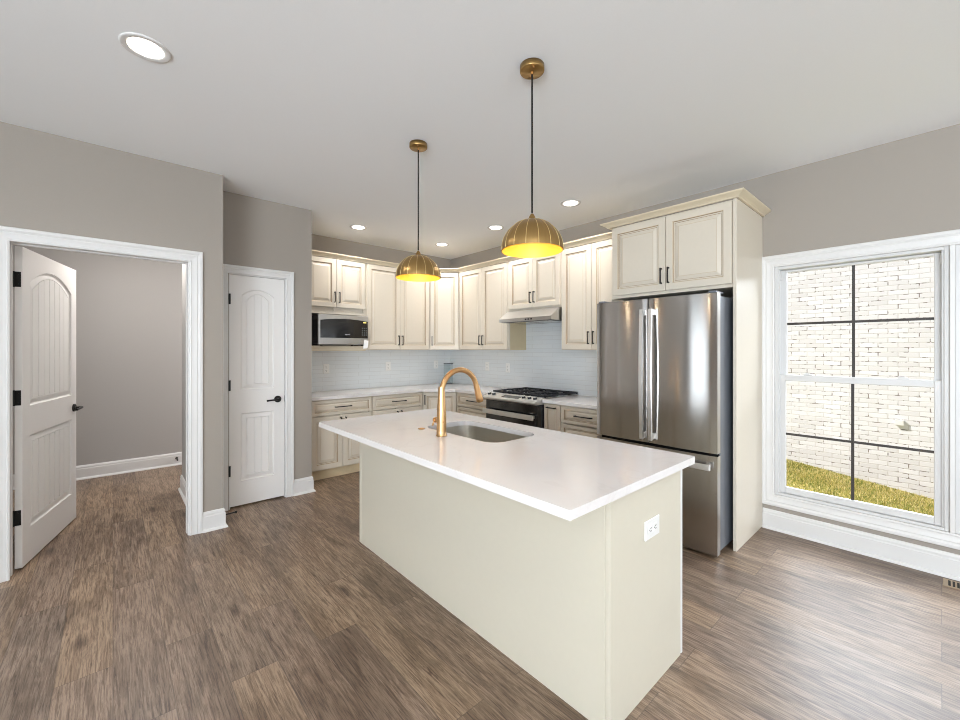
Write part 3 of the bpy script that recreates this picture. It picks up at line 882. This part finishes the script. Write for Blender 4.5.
sk = thing('kitchen_sink', 'stainless undermount sink set into the island top', 'sink', ((SX0+SX1)/2, (SY0+SY1)/2, .66))
bsn = MB()
levels = [(0.024, CT0-.001, .02), (-.006, CT0-.001, 0), (-.006, CT0-.006, 0), (-.002, .80, 0), (.004, .72, 0), (.014, .690, 0), (.034, .672, 0), (.065, .665, 0)]
loops = [rrect(SX0+i_ if k else SX0-i_, SX1-i_ if k else SX1+i_, SY0+i_ if k else SY0-i_, SY1-i_ if k else SY1+i_, max(.03, SR-i_)) for k, (i_, z, _) in enumerate(levels)]
for j in range(len(loops)-1):
    n = len(loops[j])
    bsn.raw([(q[0], q[1], levels[j][1]) for q in loops[j]]+[(q[0], q[1], levels[j+1][1]) for q in loops[j+1]], [[i, (i+1) % n, n+(i+1) % n, n+i] for i in range(n)], M['steelsink'], True)
bsn.raw([(q[0], q[1], levels[-1][1]) for q in loops[-1]], [list(range(len(loops[-1])))], M['steelsink'])
bsn.build('basin', sk)
dn = MB(); dn.lathe([(.044, .666), (.044, .669), (.036, .669), (.030, .6655), (.0, .6655)], M['steelbright'], 28, Matrix.Translation(((SX0+SX1)/2, (SY0+SY1)/2, 0))); dn.build('drain', sk)

# faucet
FX, FY = 1.421, 1.929
fc = thing('kitchen_faucet', 'brushed gold gooseneck pull-down faucet behind the island sink', 'faucet', (FX, FY, CT1))
b = MB(); b.lathe([(.0, CT1+.0005), (.032, CT1+.0005), (.032, CT1+.005), (.029, CT1+.010), (.0285, CT1+.03), (.028, CT1+.10), (.0245, CT1+.18), (.0195, CT1+.255), (.0178, CT1+.285)], M['gold'], 28, Matrix.Translation((FX, FY, 0)))
b.build('body', fc)
r_ = .136; zc = 1.142
pts = [(FX, FY, CT1+.26), (FX, FY, 1.165)]
for i in range(1, 22):
    a = pi - (pi-radians(17))*i/21
    pts.append((FX+r_+r_*cos(a), FY, zc+r_*sin(a)))
b = MB(); b.tube(pts, .0160, M['gold'], 16); b.build('spout', fc)
e = Vector(pts[-1]); dv = (Vector(pts[-1])-Vector(pts[-2])).normalized(); dv = Vector((.30, 0, -.95)).normalized()
b = MB(); b.tube([e-dv*.004, e+dv*.012, e+dv*.03, e+dv*.085, e+dv*.108, e+dv*.112], .018, M['gold'], 18, radii=[.0165, .0178, .018, .0225, .0235, .020])
b.cyl(e+dv*.112, e+dv*.1145, .017, M['black'], n=18); b.cyl(e+dv*.06+Vector((.017, 0, .005)), e+dv*.09+Vector((.021, 0, .005)), .006, M['black'], n=10)
b.build('spray_head', fc)
b = MB(); hz = .985
b.cyl((FX, FY+.022, hz), (FX, FY+.052, hz), .013, M['gold'], n=18); b.cyl((FX, FY+.052, hz), (FX, FY+.066, hz), .0165, M['gold'], n=18)
b.tube([(FX, FY+.058, hz), (FX-.012, FY+.060, hz-.010), (FX-.02, FY+.062, hz-.032)], .0055, M['gold'], 10)
b.build('handle', fc)
b = MB(); b.cyl((FX, FY-.022, hz+.0), (FX, FY-.034, hz), .008, M['gold'], n=12); b.build('pivot_cap', fc)
b = MB(); b.lathe([(.0, CT1+.0005), (.021, CT1+.0005), (.021, CT1+.004), (.018, CT1+.006), (.012, CT1+.006), (.011, CT1+.008), (0, CT1+.008)], M['gold'], 24, Matrix.Translation((1.449, 2.178, 0)))
tag(b.build('air_switch_button'), 'small round gold button on the island top left of faucet', 'button')

# ------------------------------------------------------------------ outlets
def outlet(label, loc, rz, horiz=False, group=None, part_z=0):
    r = thing('wall_outlet', label, 'outlet', loc, rz, group)
    w_, h_ = (.124, .078) if horiz else (.074, .118)
    p = MB(); p.box((-w_/2, -.007, -h_/2), (w_/2, 0, h_/2), M['plastic'], .0025); p.build('cover_plate', r, rel=False)
    for s_ in (-1, 1):
        cx, cz = (s_*.021, 0) if horiz else (0, s_*.021)
        q = MB(); q.box((cx-.0165, -.0085, cz-.0165), (cx+.0165, -.0065, cz+.0165), M['plastic'], .0008)
        for t_ in (-1, 1):
            if horiz: q.box((cx-.006+.003, -.0092, cz+t_*.006-.0014), (cx+.007, -.0084, cz+t_*.006+.0014), M['socket'])
            else: q.box((cx+t_*.006-.0014, -.0092, cz-.002), (cx+t_*.006+.0014, -.0084, cz+.007), M['socket'])
        q.cyl((cx-(.009 if horiz else 0), -.0084, cz-(0 if horiz else .009)), (cx-(.009 if horiz else 0), -.0092, cz-(0 if horiz else .009)), .0026, M['socket'], n=10)
        q.build('receptacle', r, rel=False)
    return r
outlet('white horizontal outlet on the near end of the island', (1.655, IY0-.0003, .667), 0, True)
outlet('white outlet in the tiles below the microwave', (1.930, 4.9728, 1.165), 0)
outlet('white outlet in the back wall tiles right of the microwave', (2.770, 4.9728, 1.175), 0)
outlet('white outlet in the back wall tiles nearest the corner', (3.560, 4.9728, 1.180), 0)
outlet('white outlet in the range wall tiles, nearer the corner', (3.8328, 4.145, 1.17), RZ)
outlet('white outlet in the range wall tiles, nearer the range', (3.8328, 3.752, 1.16), RZ)

# small clear holder in the corner of the counter
ch = thing('clear_canister', 'clear square canister with dark rims in the counter corner behind the faucet', 'canister', (3.66, 4.80, CT1), -pi/4)
q = MB(); q.box((-.062, -.05, .008), (.062, .05, .286), M['clear'], .004); q.build('body', ch, rel=False)
q = MB(); q.box((-.064, -.052, .288), (.064, .052, .300), M['darkgrey'], .003); q.build('lid', ch, rel=False)
q = MB(); q.box((-.064, -.052, 0.0005), (.064, .052, .010), M['darkgrey'], .003); q.build('base', ch, rel=False)

# ------------------------------------------------------------------ microwave
MX0, MX1, MY, MZ0, MZ1 = 1.692, 2.286, 4.575, 1.4445, 1.796
mo = thing('microwave_oven', 'stainless countertop microwave with black window on the cabinet shelf', 'microwave', ((MX0+MX1)/2, 4.75, MZ0))
b = MB(); b.box((MX0+.004, MY+.035, MZ0+.012), (MX1-.004, 4.955, MZ1-.004), M['darkgrey'], .004)
for x in (MX0+.05, MX1-.05):
    for y in (MY+.06, 4.62, 4.92): b.cyl((x, y, MZ0+.0003), (x, y, MZ0+.014), .012, M['black'], n=12)
for i in range(7): b.box((MX0+.002, MY+.06+.02*i, MZ0+.06), (MX0+.005, MY+.07+.02*i, MZ1-.06), M['black'])
b.build('body', mo)
b = MB(); b.box((MX0, MY, MZ0+.010), (MX1, MY+.035, MZ1), M['steelbright'], .006, 2); b.build('front_frame', mo)
def arc_panel(mb, x0, x1, z0, z1, rise, y0, y1, m, n=12):
    top = [(x1+(x0-x1)*i/n, z1+rise*(1-((2*i/n)-1)**2)) for i in range(n+1)]
    mb.prism([(x0, z0), (x1, z0)]+top, y0, y1, lambda a, c_, d: (a, d, c_), m)
b = MB(); arc_panel(b, MX0+.020, MX1-.010, MZ0+.088, MZ1-.066, .022, MY-.004, MY+.004, M['blackglass']); b.build('door', mo)
b = MB(); b.box((MX0+.06, MY-.0055, MZ0+.118), (MX1-.185, MY-.0035, MZ1-.085), M['ovenwin'], .001); b.build('window', mo)
cp = MB()
for r in range(4):
    for c_ in range(3): cp.box((MX1-.085+.024*c_, MY-.0058, MZ0+.12+.026*r), (MX1-.070+.024*c_, MY-.0038, MZ0+.135+.026*r), M['lcd'], .0008)
cpo = cp.build('control_panel', mo)
b = MB(); b.box((MX1-.068, MY-.006, MZ1-.083), (MX1-.030, MY-.004, MZ1-.073), M['amber'], .001); b.build('clock_display', mo)
b = MB(); b.box((MX0+.30, MY-.0062, MZ0+.122), (MX0+.36, MY-.0054, MZ0+.134), M['badge']); b.build('badge', mo)
b = MB(); b.box((MX1-.105, MY-.0045, MZ0+.028), (MX1-.022, MY+.002, MZ0+.072), M['steelbright'], .003); b.build('door_button', mo)
b = MB(); b.raw([(MX1-.058, MY-.008, MZ0+.070), (MX1-.004, MY-.009, MZ0+.060), (MX1-.020, MY-.016, MZ0-.028), (MX1-.075, MY-.014, MZ0-.036)], [[0, 1, 2, 3]], M['paper'])
b.raw([(MX1-.058, MY-.009, MZ0+.070), (MX1-.004, MY-.010, MZ0+.060), (MX1-.020, MY-.017, MZ0-.028), (MX1-.075, MY-.015, MZ0-.036)], [[0, 1, 2, 3]], M['paper'])
tag(b.build('paper_tag', mo), 'white paper tag hanging at the lower right corner')

# ------------------------------------------------------------------ range hood
HY0, HY1 = 2.672, 3.436
hd = thing('range_hood', 'slim stainless hood under the cabinet over the range', 'hood', (3.6, (HY0+HY1)/2, 1.70))
b = MB()
prof = [(3.362, 1.712), (3.362, 1.750), (3.505, 1.8475), (3.826, 1.8475), (3.826, 1.712)]
b.prism(prof, HY0, HY1, lambda a, c_, d: (a, d, c_), M['steelbright']); b.build('canopy', hd)
b = MB(); b.box((3.385, HY0+.02, 1.7085), (3.80, HY1-.02, 1.7118), M['darkgrey'], .001)
for i in range(2): b.box((3.42, HY0+.06+.35*i, 1.706), (3.74, HY0+.35+.35*i, 1.709), M['steel'], .001)
b.build('filter', hd)
b = MB()
for i in range(3): b.box((3.3605, 2.93+.04*i, 1.724), (3.363, 2.955+.04*i, 1.738), M['black'], .0006)
b.build('switch', hd)

# ------------------------------------------------------------------ range
GY0, GY1 = 2.673, 3.436
rg = thing('gas_range', 'stainless slide-in gas range with black grates and oven door', 'range', (3.5, (GY0+GY1)/2, 0))
SBk = M['handlesteel']
b = MB(); b.box((3.215, GY0, .09), (3.822, GY1, .895), M['darkgrey'], .003)
for x in (3.26, 3.78):
    for y in (GY0+.05, GY1-.05): b.cyl((x, y, 0), (x, y, .095), .018, M['black'], n=12)
b.build('body', rg)
b = MB(); b.box((3.245, GY0-.004, .9012), (3.826, GY1+.003, .9085), SBk, .003); b.build('cooktop', rg)
b = MB()
b.prism([(3.118, .846), (3.097, .862), (3.100, .874), (3.245, .911), (3.262, .911), (3.262, .846)], GY0-.003, GY1+.003, lambda a, c_, d: (a, d, c_), SBk)
cpn = b.build('control_panel', rg)
sl = (Vector((3.245, 0, .911))-Vector((3.100, 0, .874))).normalized(); nn = Vector((-sl.z, 0, sl.x))
def on_slope(y, t_): return Vector((3.100, y, .874))+sl*t_
for y in (3.395, 3.325, 2.880, 2.800, 2.725):
    c0 = on_slope(y, .078)
    k = MB(); k.cyl(c0+nn*.0005, c0+nn*.006, .0245, SBk, n=22); k.cyl(c0+nn*.006, c0+nn*.026, .0205, M['darkgrey'], r2=.019, n=22); k.cyl(c0+nn*.026, c0+nn*.031, .0190, SBk, r2=.017, n=22); k.box(c0+Vector((-.004, -.003, .012)), c0+Vector((.004, .003, .034)), M['black'], .001)
    k.build('knob', rg)
k = MB(); c0 = on_slope(3.06, .080)
q = [c0+Vector((0, sy, 0))+sl*st_+nn*.0012 for sy, st_ in ((-.125, -.036), (.125, -.036), (.125, .036), (-.125, .036))]
k.raw(q+[p_-nn*.002 for p_ in q], [[0, 1, 2, 3], [7, 6, 5, 4], [0, 1, 5, 4], [1, 2, 6, 5], [2, 3, 7, 6], [3, 0, 4, 7]], M['lcd']); k.build('display', rg)
b = MB(); b.box((3.150, GY0+.004, .215), (3.2145, GY1-.004, .838), M['blackglass'], .004); od = b.build('oven_door', rg)
b = MB(); b.box((3.1485, GY0+.09, .33), (3.151, GY1-.09, .64), M['ovenwin']); b.build('window', od)
b = MB(); b.box((3.088, GY0+.012, .694), (3.106, GY1-.012, .746), SBk, .005, 2)
for y in (GY0+.05, GY1-.05): b.box((3.102, y-.012, .706), (3.152, y+.012, .736), SBk, .003)
b.build('handle', od)
b = MB(); b.box((3.180, GY0+.004, .095), (3.214, GY1-.004, .210), SBk, .003); b.build('drawer', rg)
# three grates and the burners
for gi in range(3):
    ya = GY0-.004+gi*.2555; yb = ya+.252; xa, xb = 3.262, 3.822
    k = MB(); I = M['iron']
    za, zb = .918, .934
    for y in (ya, yb-.012): k.box((xa, y, za), (xb, y+.012, zb), I, .002)
    for x in (xa, (xa+xb)/2-.006, xb-.012): k.box((x, ya, za), (x+.012, yb, zb), I, .002)
    for x in (xa+.125, xb-.137):
        k.box((x, ya+.012, za), (x+.012, ya+.085, zb+.002), I, .002); k.box((x, yb-.085, za), (x+.012, yb-.012, zb+.002), I, .002)
    k.box((xa+.012, (ya+yb)/2-.006, za), (xa+.09, (ya+yb)/2+.006, zb+.002), I, .002); k.box((xb-.09, (ya+yb)/2-.006, za), (xb-.012, (ya+yb)/2+.006, zb+.002), I, .002)
    k.box(((xa+xb)/2-.09, (ya+yb)/2-.006, za), ((xa+xb)/2+.09, (ya+yb)/2+.006, zb+.002), I, .002)
    for x in (xa, xb-.014):
        for y in (ya, yb-.014): k.box((x, y, .908), (x+.014, y+.014, za+.002), I, .002)
    for x in (xa+.06, xb-.072, (xa+xb)/2-.07, (xa+xb)/2+.058): k.box((x, ya+.012, za), (x+.012, ya+.07, zb), I, .002); k.box((x, yb-.07, za), (x+.012, yb-.012, zb), I, .002)
    k.build('grate', rg)
for (x, y, r) in ((3.40, 2.80, .045), (3.68, 2.80, .036), (3.54, 3.055, .05), (3.40, 3.31, .038), (3.68, 3.31, .045)):
    k = MB(); k.lathe([(r+.012, .909), (r+.012, .913), (r, .915), (r, .920), (r*.7, .922), (0, .922)], M['iron'], 24, Matrix.Translation((x, y, 0))); k.build('burner', rg)
pn = MB(); pn.box((3.285, GY0+.012, .9084), (3.80, GY1-.012, .9095), M['blackglass'], .0006); pn.build('burner_pan', rg)

# ------------------------------------------------------------------ refrigerator
RY0, RY1, RX = .990, 1.900, 2.992
rf = thing('refrigerator', 'stainless french door refrigerator with bottom freezer drawer', 'refrigerator', (3.4, (RY0+RY1)/2, 0))
b = MB(); b.box((3.062, RY0+.006, .035), (3.76, RY1-.006, 1.765), M['greyplastic'], .004)
for x in (3.12, 3.70):
    for y in (RY0+.06, RY1-.06): b.cyl((x, y, 0), (x, y, .04), .022, M['black'], n=12)
b.build('body', rf)
b = MB(); b.box((3.048, RY0+.010, .03), (3.0615, RY1-.010, 1.76), M['black']); b.build('gasket', rf)
def bowed_door(name, y0, y1, z0, z1, bow, n=18):
    m = MB(); S = M['steel']; vs_ = []; ft = []
    X1 = 3.047
    cols = []
    for i in range(n+1):
        u = i/n; y = y0+(y1-y0)*u
        e_ = min(u, 1-u)*(y1-y0)
        rnd = .002*max(0, 1-e_/.004)**2
        cols.append((RX - bow*(1-(2*u-1)**2) + rnd, y))
    k = n+1
    vs_ = [(x, y, z0) for x, y in cols]+[(x, y, z1) for x, y in cols]
    m.raw(vs_, [[i, i+1, k+i+1, k+i] for i in range(n)], S, True)
    for z, o_ in ((z0, 0), (z1, k)):
        m.raw(vs_[o_:o_+k]+[(X1, y1, z), (X1, y0, z)], [list(range(k+2))], S)
    for (x, y) in (cols[0], cols[-1]):
        m.raw([(x, y, z0), (X1, y, z0), (X1, y, z1), (x, y, z1)], [[0, 1, 2, 3]], M['steelbright'])
    m.raw([(X1, y0, z0), (X1, y1, z0), (X1, y1, z1), (X1, y0, z1)], [[0, 1, 2, 3]], M['greyplastic'])
    return m.build(name, rf)
ym = 1.462
dl_ = bowed_door('door', ym+.003, RY1, .704, 1.780, .010)
dr_ = bowed_door('door', RY0, ym-.003, .704, 1.780, .010)
fz = bowed_door('freezer_drawer', RY0, RY1, .024, .686, .016, 30)
def bar(parent, y):
    h = MB(); x0 = RX-.010
    pts = [(x0-.036, z) for z in (.735, .90, 1.20, 1.50, 1.705)]
    bw = .0125
    N = 16
    A = []
    for i in range(N+1):
        u = i/N; z = .73+(1.70-.73)*u; xx = x0-.027-.014*sin(pi*u)
        A.append((xx, z))
    vs_ = []
    for xx, z in A: vs_ += [(xx-.010, y-bw, z), (xx-.010, y+bw, z), (xx+.008, y+bw, z), (xx+.008, y-bw, z)]
    h.raw(vs_, [[4*i+q, 4*i+(q+1) % 4, 4*i+4+(q+1) % 4, 4*i+4+q] for i in range(N) for q in range(4)], M['handlesteel'])
    h.raw(vs_[:4], [[0, 1, 2, 3]], M['handlesteel']); h.raw(vs_[-4:], [[0, 1, 2, 3]], M['handlesteel'])
    for z in (.735, 1.655): h.box((x0-.030, y-.0115, z), (RX+.004, y+.0115, z+.045), M['handlesteel'], .003)
    tag(h.build('handle', parent), 'bright vertical bar handle')
bar(dl_, ym+.034); bar(dr_, ym-.034)
h = MB(); h.box((RX-.060, RY0+.028, .596), (RX-.038, RY1-.028, .634), M['handlesteel'], .004, 2)
for y in (RY0+.06, RY1-.06): h.box((RX-.044, y-.014, .602), (RX+.004, y+.014, .628), M['handlesteel'], .003)
tag(h.build('handle', fz), 'bright horizontal bar handle')
h = MB(); h.box((3.0, RY0+.01, 1.7805), (3.14, RY0+.06, 1.796), M['greyplastic'], .004); h.build('hinge_cover', rf)
h = MB(); h.box((3.0, RY1-.06, 1.7805), (3.14, RY1-.01, 1.796), M['greyplastic'], .004)
h.build('hinge_cover', rf)
h = MB(); h.cyl((RX-.0065, 1.155, 1.70), (RX-.0085, 1.155, 1.70), .012, M['badge'], n=20); h.build('badge', dr_)

# ------------------------------------------------------------------ pendant lights
def pendant(label, x, y):
    r = thing('pendant_light', label, 'pendant lamp', (x, y, H), 0, 'brass dome pendants over the island')
    m = MB(); m.lathe([(0, -.0005), (.059, -.0005), (.059, -.026), (.056, -.030), (0, -.030)], M['brass'], 36)
    c_ = m.build('canopy', r, rel=False)
    for a in (0.9, 0.9+pi):
        m = MB(); m.cyl((cos(a)*.042, sin(a)*.042, -.030), (cos(a)*.042, sin(a)*.042, -.035), .005, M['gold'], n=10)
        m.build('screw', c_, rel=False)
    m = MB(); m.cyl((0, 0, -.030), (0, 0, -.042), .007, M['gold'], n=12); m.build('cord_grip', c_, rel=False)
    m = MB(); m.cyl((0, 0, -.040), (0, 0, -.712), .0042, M['cordblack'], n=8); m.build('cord', r, rel=False)
    zr, R0 = -.895, .150
    m = MB()
    prof = [(.004, -.716), (.008, -.720), (.014, -.730), (.0185, -.741), (.021, -.7475)]
    m.lathe(prof, M['brass'], 28); m.build('finial', r, rel=False)
    m = MB()
    prof = []
    for i in range(17):
        a = radians(8)+(pi/2-radians(8))*i/16
        prof.append((R0*sin(a), zr+.150*cos(a)))
    m.lathe(prof, M['brass'], 160, lobes=16, depth=.012)
    inn = [(R0*.985, zr+.0006)]+[(p_[0]*.975, p_[1]-.0035) for p_ in prof[::-1]]
    m.lathe([prof[-1], inn[0]], M['brass'], 160)
    for q in range(16):
        a = 2*pi*(q+.35)/16
        m.tube([(cos(a)*p_[0]*.999, sin(a)*p_[0]*.999, p_[1]) for p_ in prof[2:]], .0016, M['ribglint'], 6)
    m.build('shade', r, rel=False)
    m = MB(); m.lathe(inn[1:], M['goldinner'], 64, cap1=True); tag(m.build('shade_lining', r, rel=False), 'bright gold inside of the shade')
    m = MB(); m.lathe([(0, -.752), (.016, -.752), (.016, -.795), (0, -.795)], M['gold'], 20); m.build('socket', r, rel=False)
    m = MB()
    m.lathe([(.010, -.794), (.013, -.800), (.020, -.812), (.023, -.824), (.020, -.836), (.010, -.844), (0, -.846)], M['bulb'], 20); m.build('bulb', r, rel=False)
    ld = bpy.data.lights.new('pendant_glow', 'POINT'); ld.energy = .9; ld.color = (1.0, .84, .58); ld.shadow_soft_size = .03
    lo = bpy.data.objects.new('pendant_glow', ld); COL.objects.link(lo); lo.parent = r; lo.location = (0, 0, -.885)
    return r
pendant('left-hand brass dome pendant, farther away, in front of the tall back wall cabinets', 1.523, 2.328)
pendant('right-hand brass dome pendant, nearer, in front of the range hood cabinet', 1.517, 1.322)

# ------------------------------------------------------------------ recessed ceiling lights
def can_light():
    r = thing('recessed_light', 'x', 'ceiling light', (0, 0, H), 0, 'recessed lights in the ceiling')
    m = MB(); m.lathe([(.095, -.0003), (.094, -.004), (.088, -.0055), (.074, -.0035), (.066, -.002), (.066, -.0003)], M['trim'], 48); m.build('trim_ring', r, rel=False)
    m = MB(); m.lathe([(.066, -.0022), (.05, -.0026), (0, -.003)], M['lens'], 40); m.build('lens', r, rel=False)
    ld = bpy.data.lights.new('can_glow', 'AREA'); ld.shape = 'DISK'; ld.size = .12; ld.energy = 4.9; ld.spread = radians(150); ld.color = (1.0, .97, .94)
    lo = bpy.data.objects.new('can_glow', ld); COL.objects.link(lo); lo.parent = r; lo.location = (0, 0, -.012)
    return r
cans = [((.112, 2.415), 'round recessed ceiling light near the upper left, in front of the hall doorway'),
        ((2.060, 4.367), 'round recessed ceiling light in front of the microwave cabinet'),
        ((3.215, 4.353), 'round recessed ceiling light in the kitchen corner'),
        ((3.222, 3.347), 'round recessed ceiling light in front of the range hood cabinet'),
        ((3.210, 2.320), 'round recessed ceiling light nearest the refrigerator cabinet'),
        ((.112, -.200), 'round recessed ceiling light directly above the viewpoint'),
        ((.22, 4.95), 'round recessed ceiling light in the hall, out of sight'),
        ((2.6, -1.4), "round recessed ceiling light near the window behind the viewpoint")]
for i, ((x, y), lb) in enumerate(cans):
    o = can_light() if i == 0 else copy_tree(first)
    if i == 0: first = o
    o.location = (x, y, H); o['label'] = lb
    if 'hall, out' in lb:
        for ch in o.children:
            if ch.type == 'LIGHT':
                ch.data = ch.data.copy(); ch.data.energy = 20; ch.data.spread = pi

# ------------------------------------------------------------------ small hardware
ds = MB(); ds.cyl((.664, 3.80, .085), (.670, 3.80, .085), .013, M['black'], n=14); ds.tube([(.668, 3.80, .085), (.70, 3.80, .084), (.735, 3.80, .086)], .0055, M['black'], 10); ds.cyl((.735, 3.80, .086), (.748, 3.80, .086), .009, M['black'], n=12)
tag(ds.build('door_stop'), 'black spring door stop on the baseboard between the doors', 'door stop')
ds = MB(); ds.cyl((.575, 6.164, .085), (.575, 6.158, .085), .014, M['black'], n=14); ds.tube([(.575, 6.160, .085), (.575, 6.12, .084), (.575, 6.085, .080)], .0055, M['black'], 10); ds.cyl((.575, 6.085, .08), (.575, 6.072, .08), .009, M['black'], n=12)
tag(ds.build('door_stop'), 'black door stop on the far hall baseboard', 'door stop')
fv = thing('floor_vent', 'slotted floor vent below the window at the right edge', 'vent', (3.73, -.16, 0))
m = MB(); m.box((3.672, -.315, .0004), (3.790, -.005, .0042), M['vinyl'] if False else mat('tan_register', (168, 148, 122), .5), .0015); m.build('plate', fv)
m = MB()
for i in range(16): m.box((3.690, -.036-.0175*i, .004), (3.772, -.026-.0175*i, .0048), M['gap'])
m.build('slots', fv)
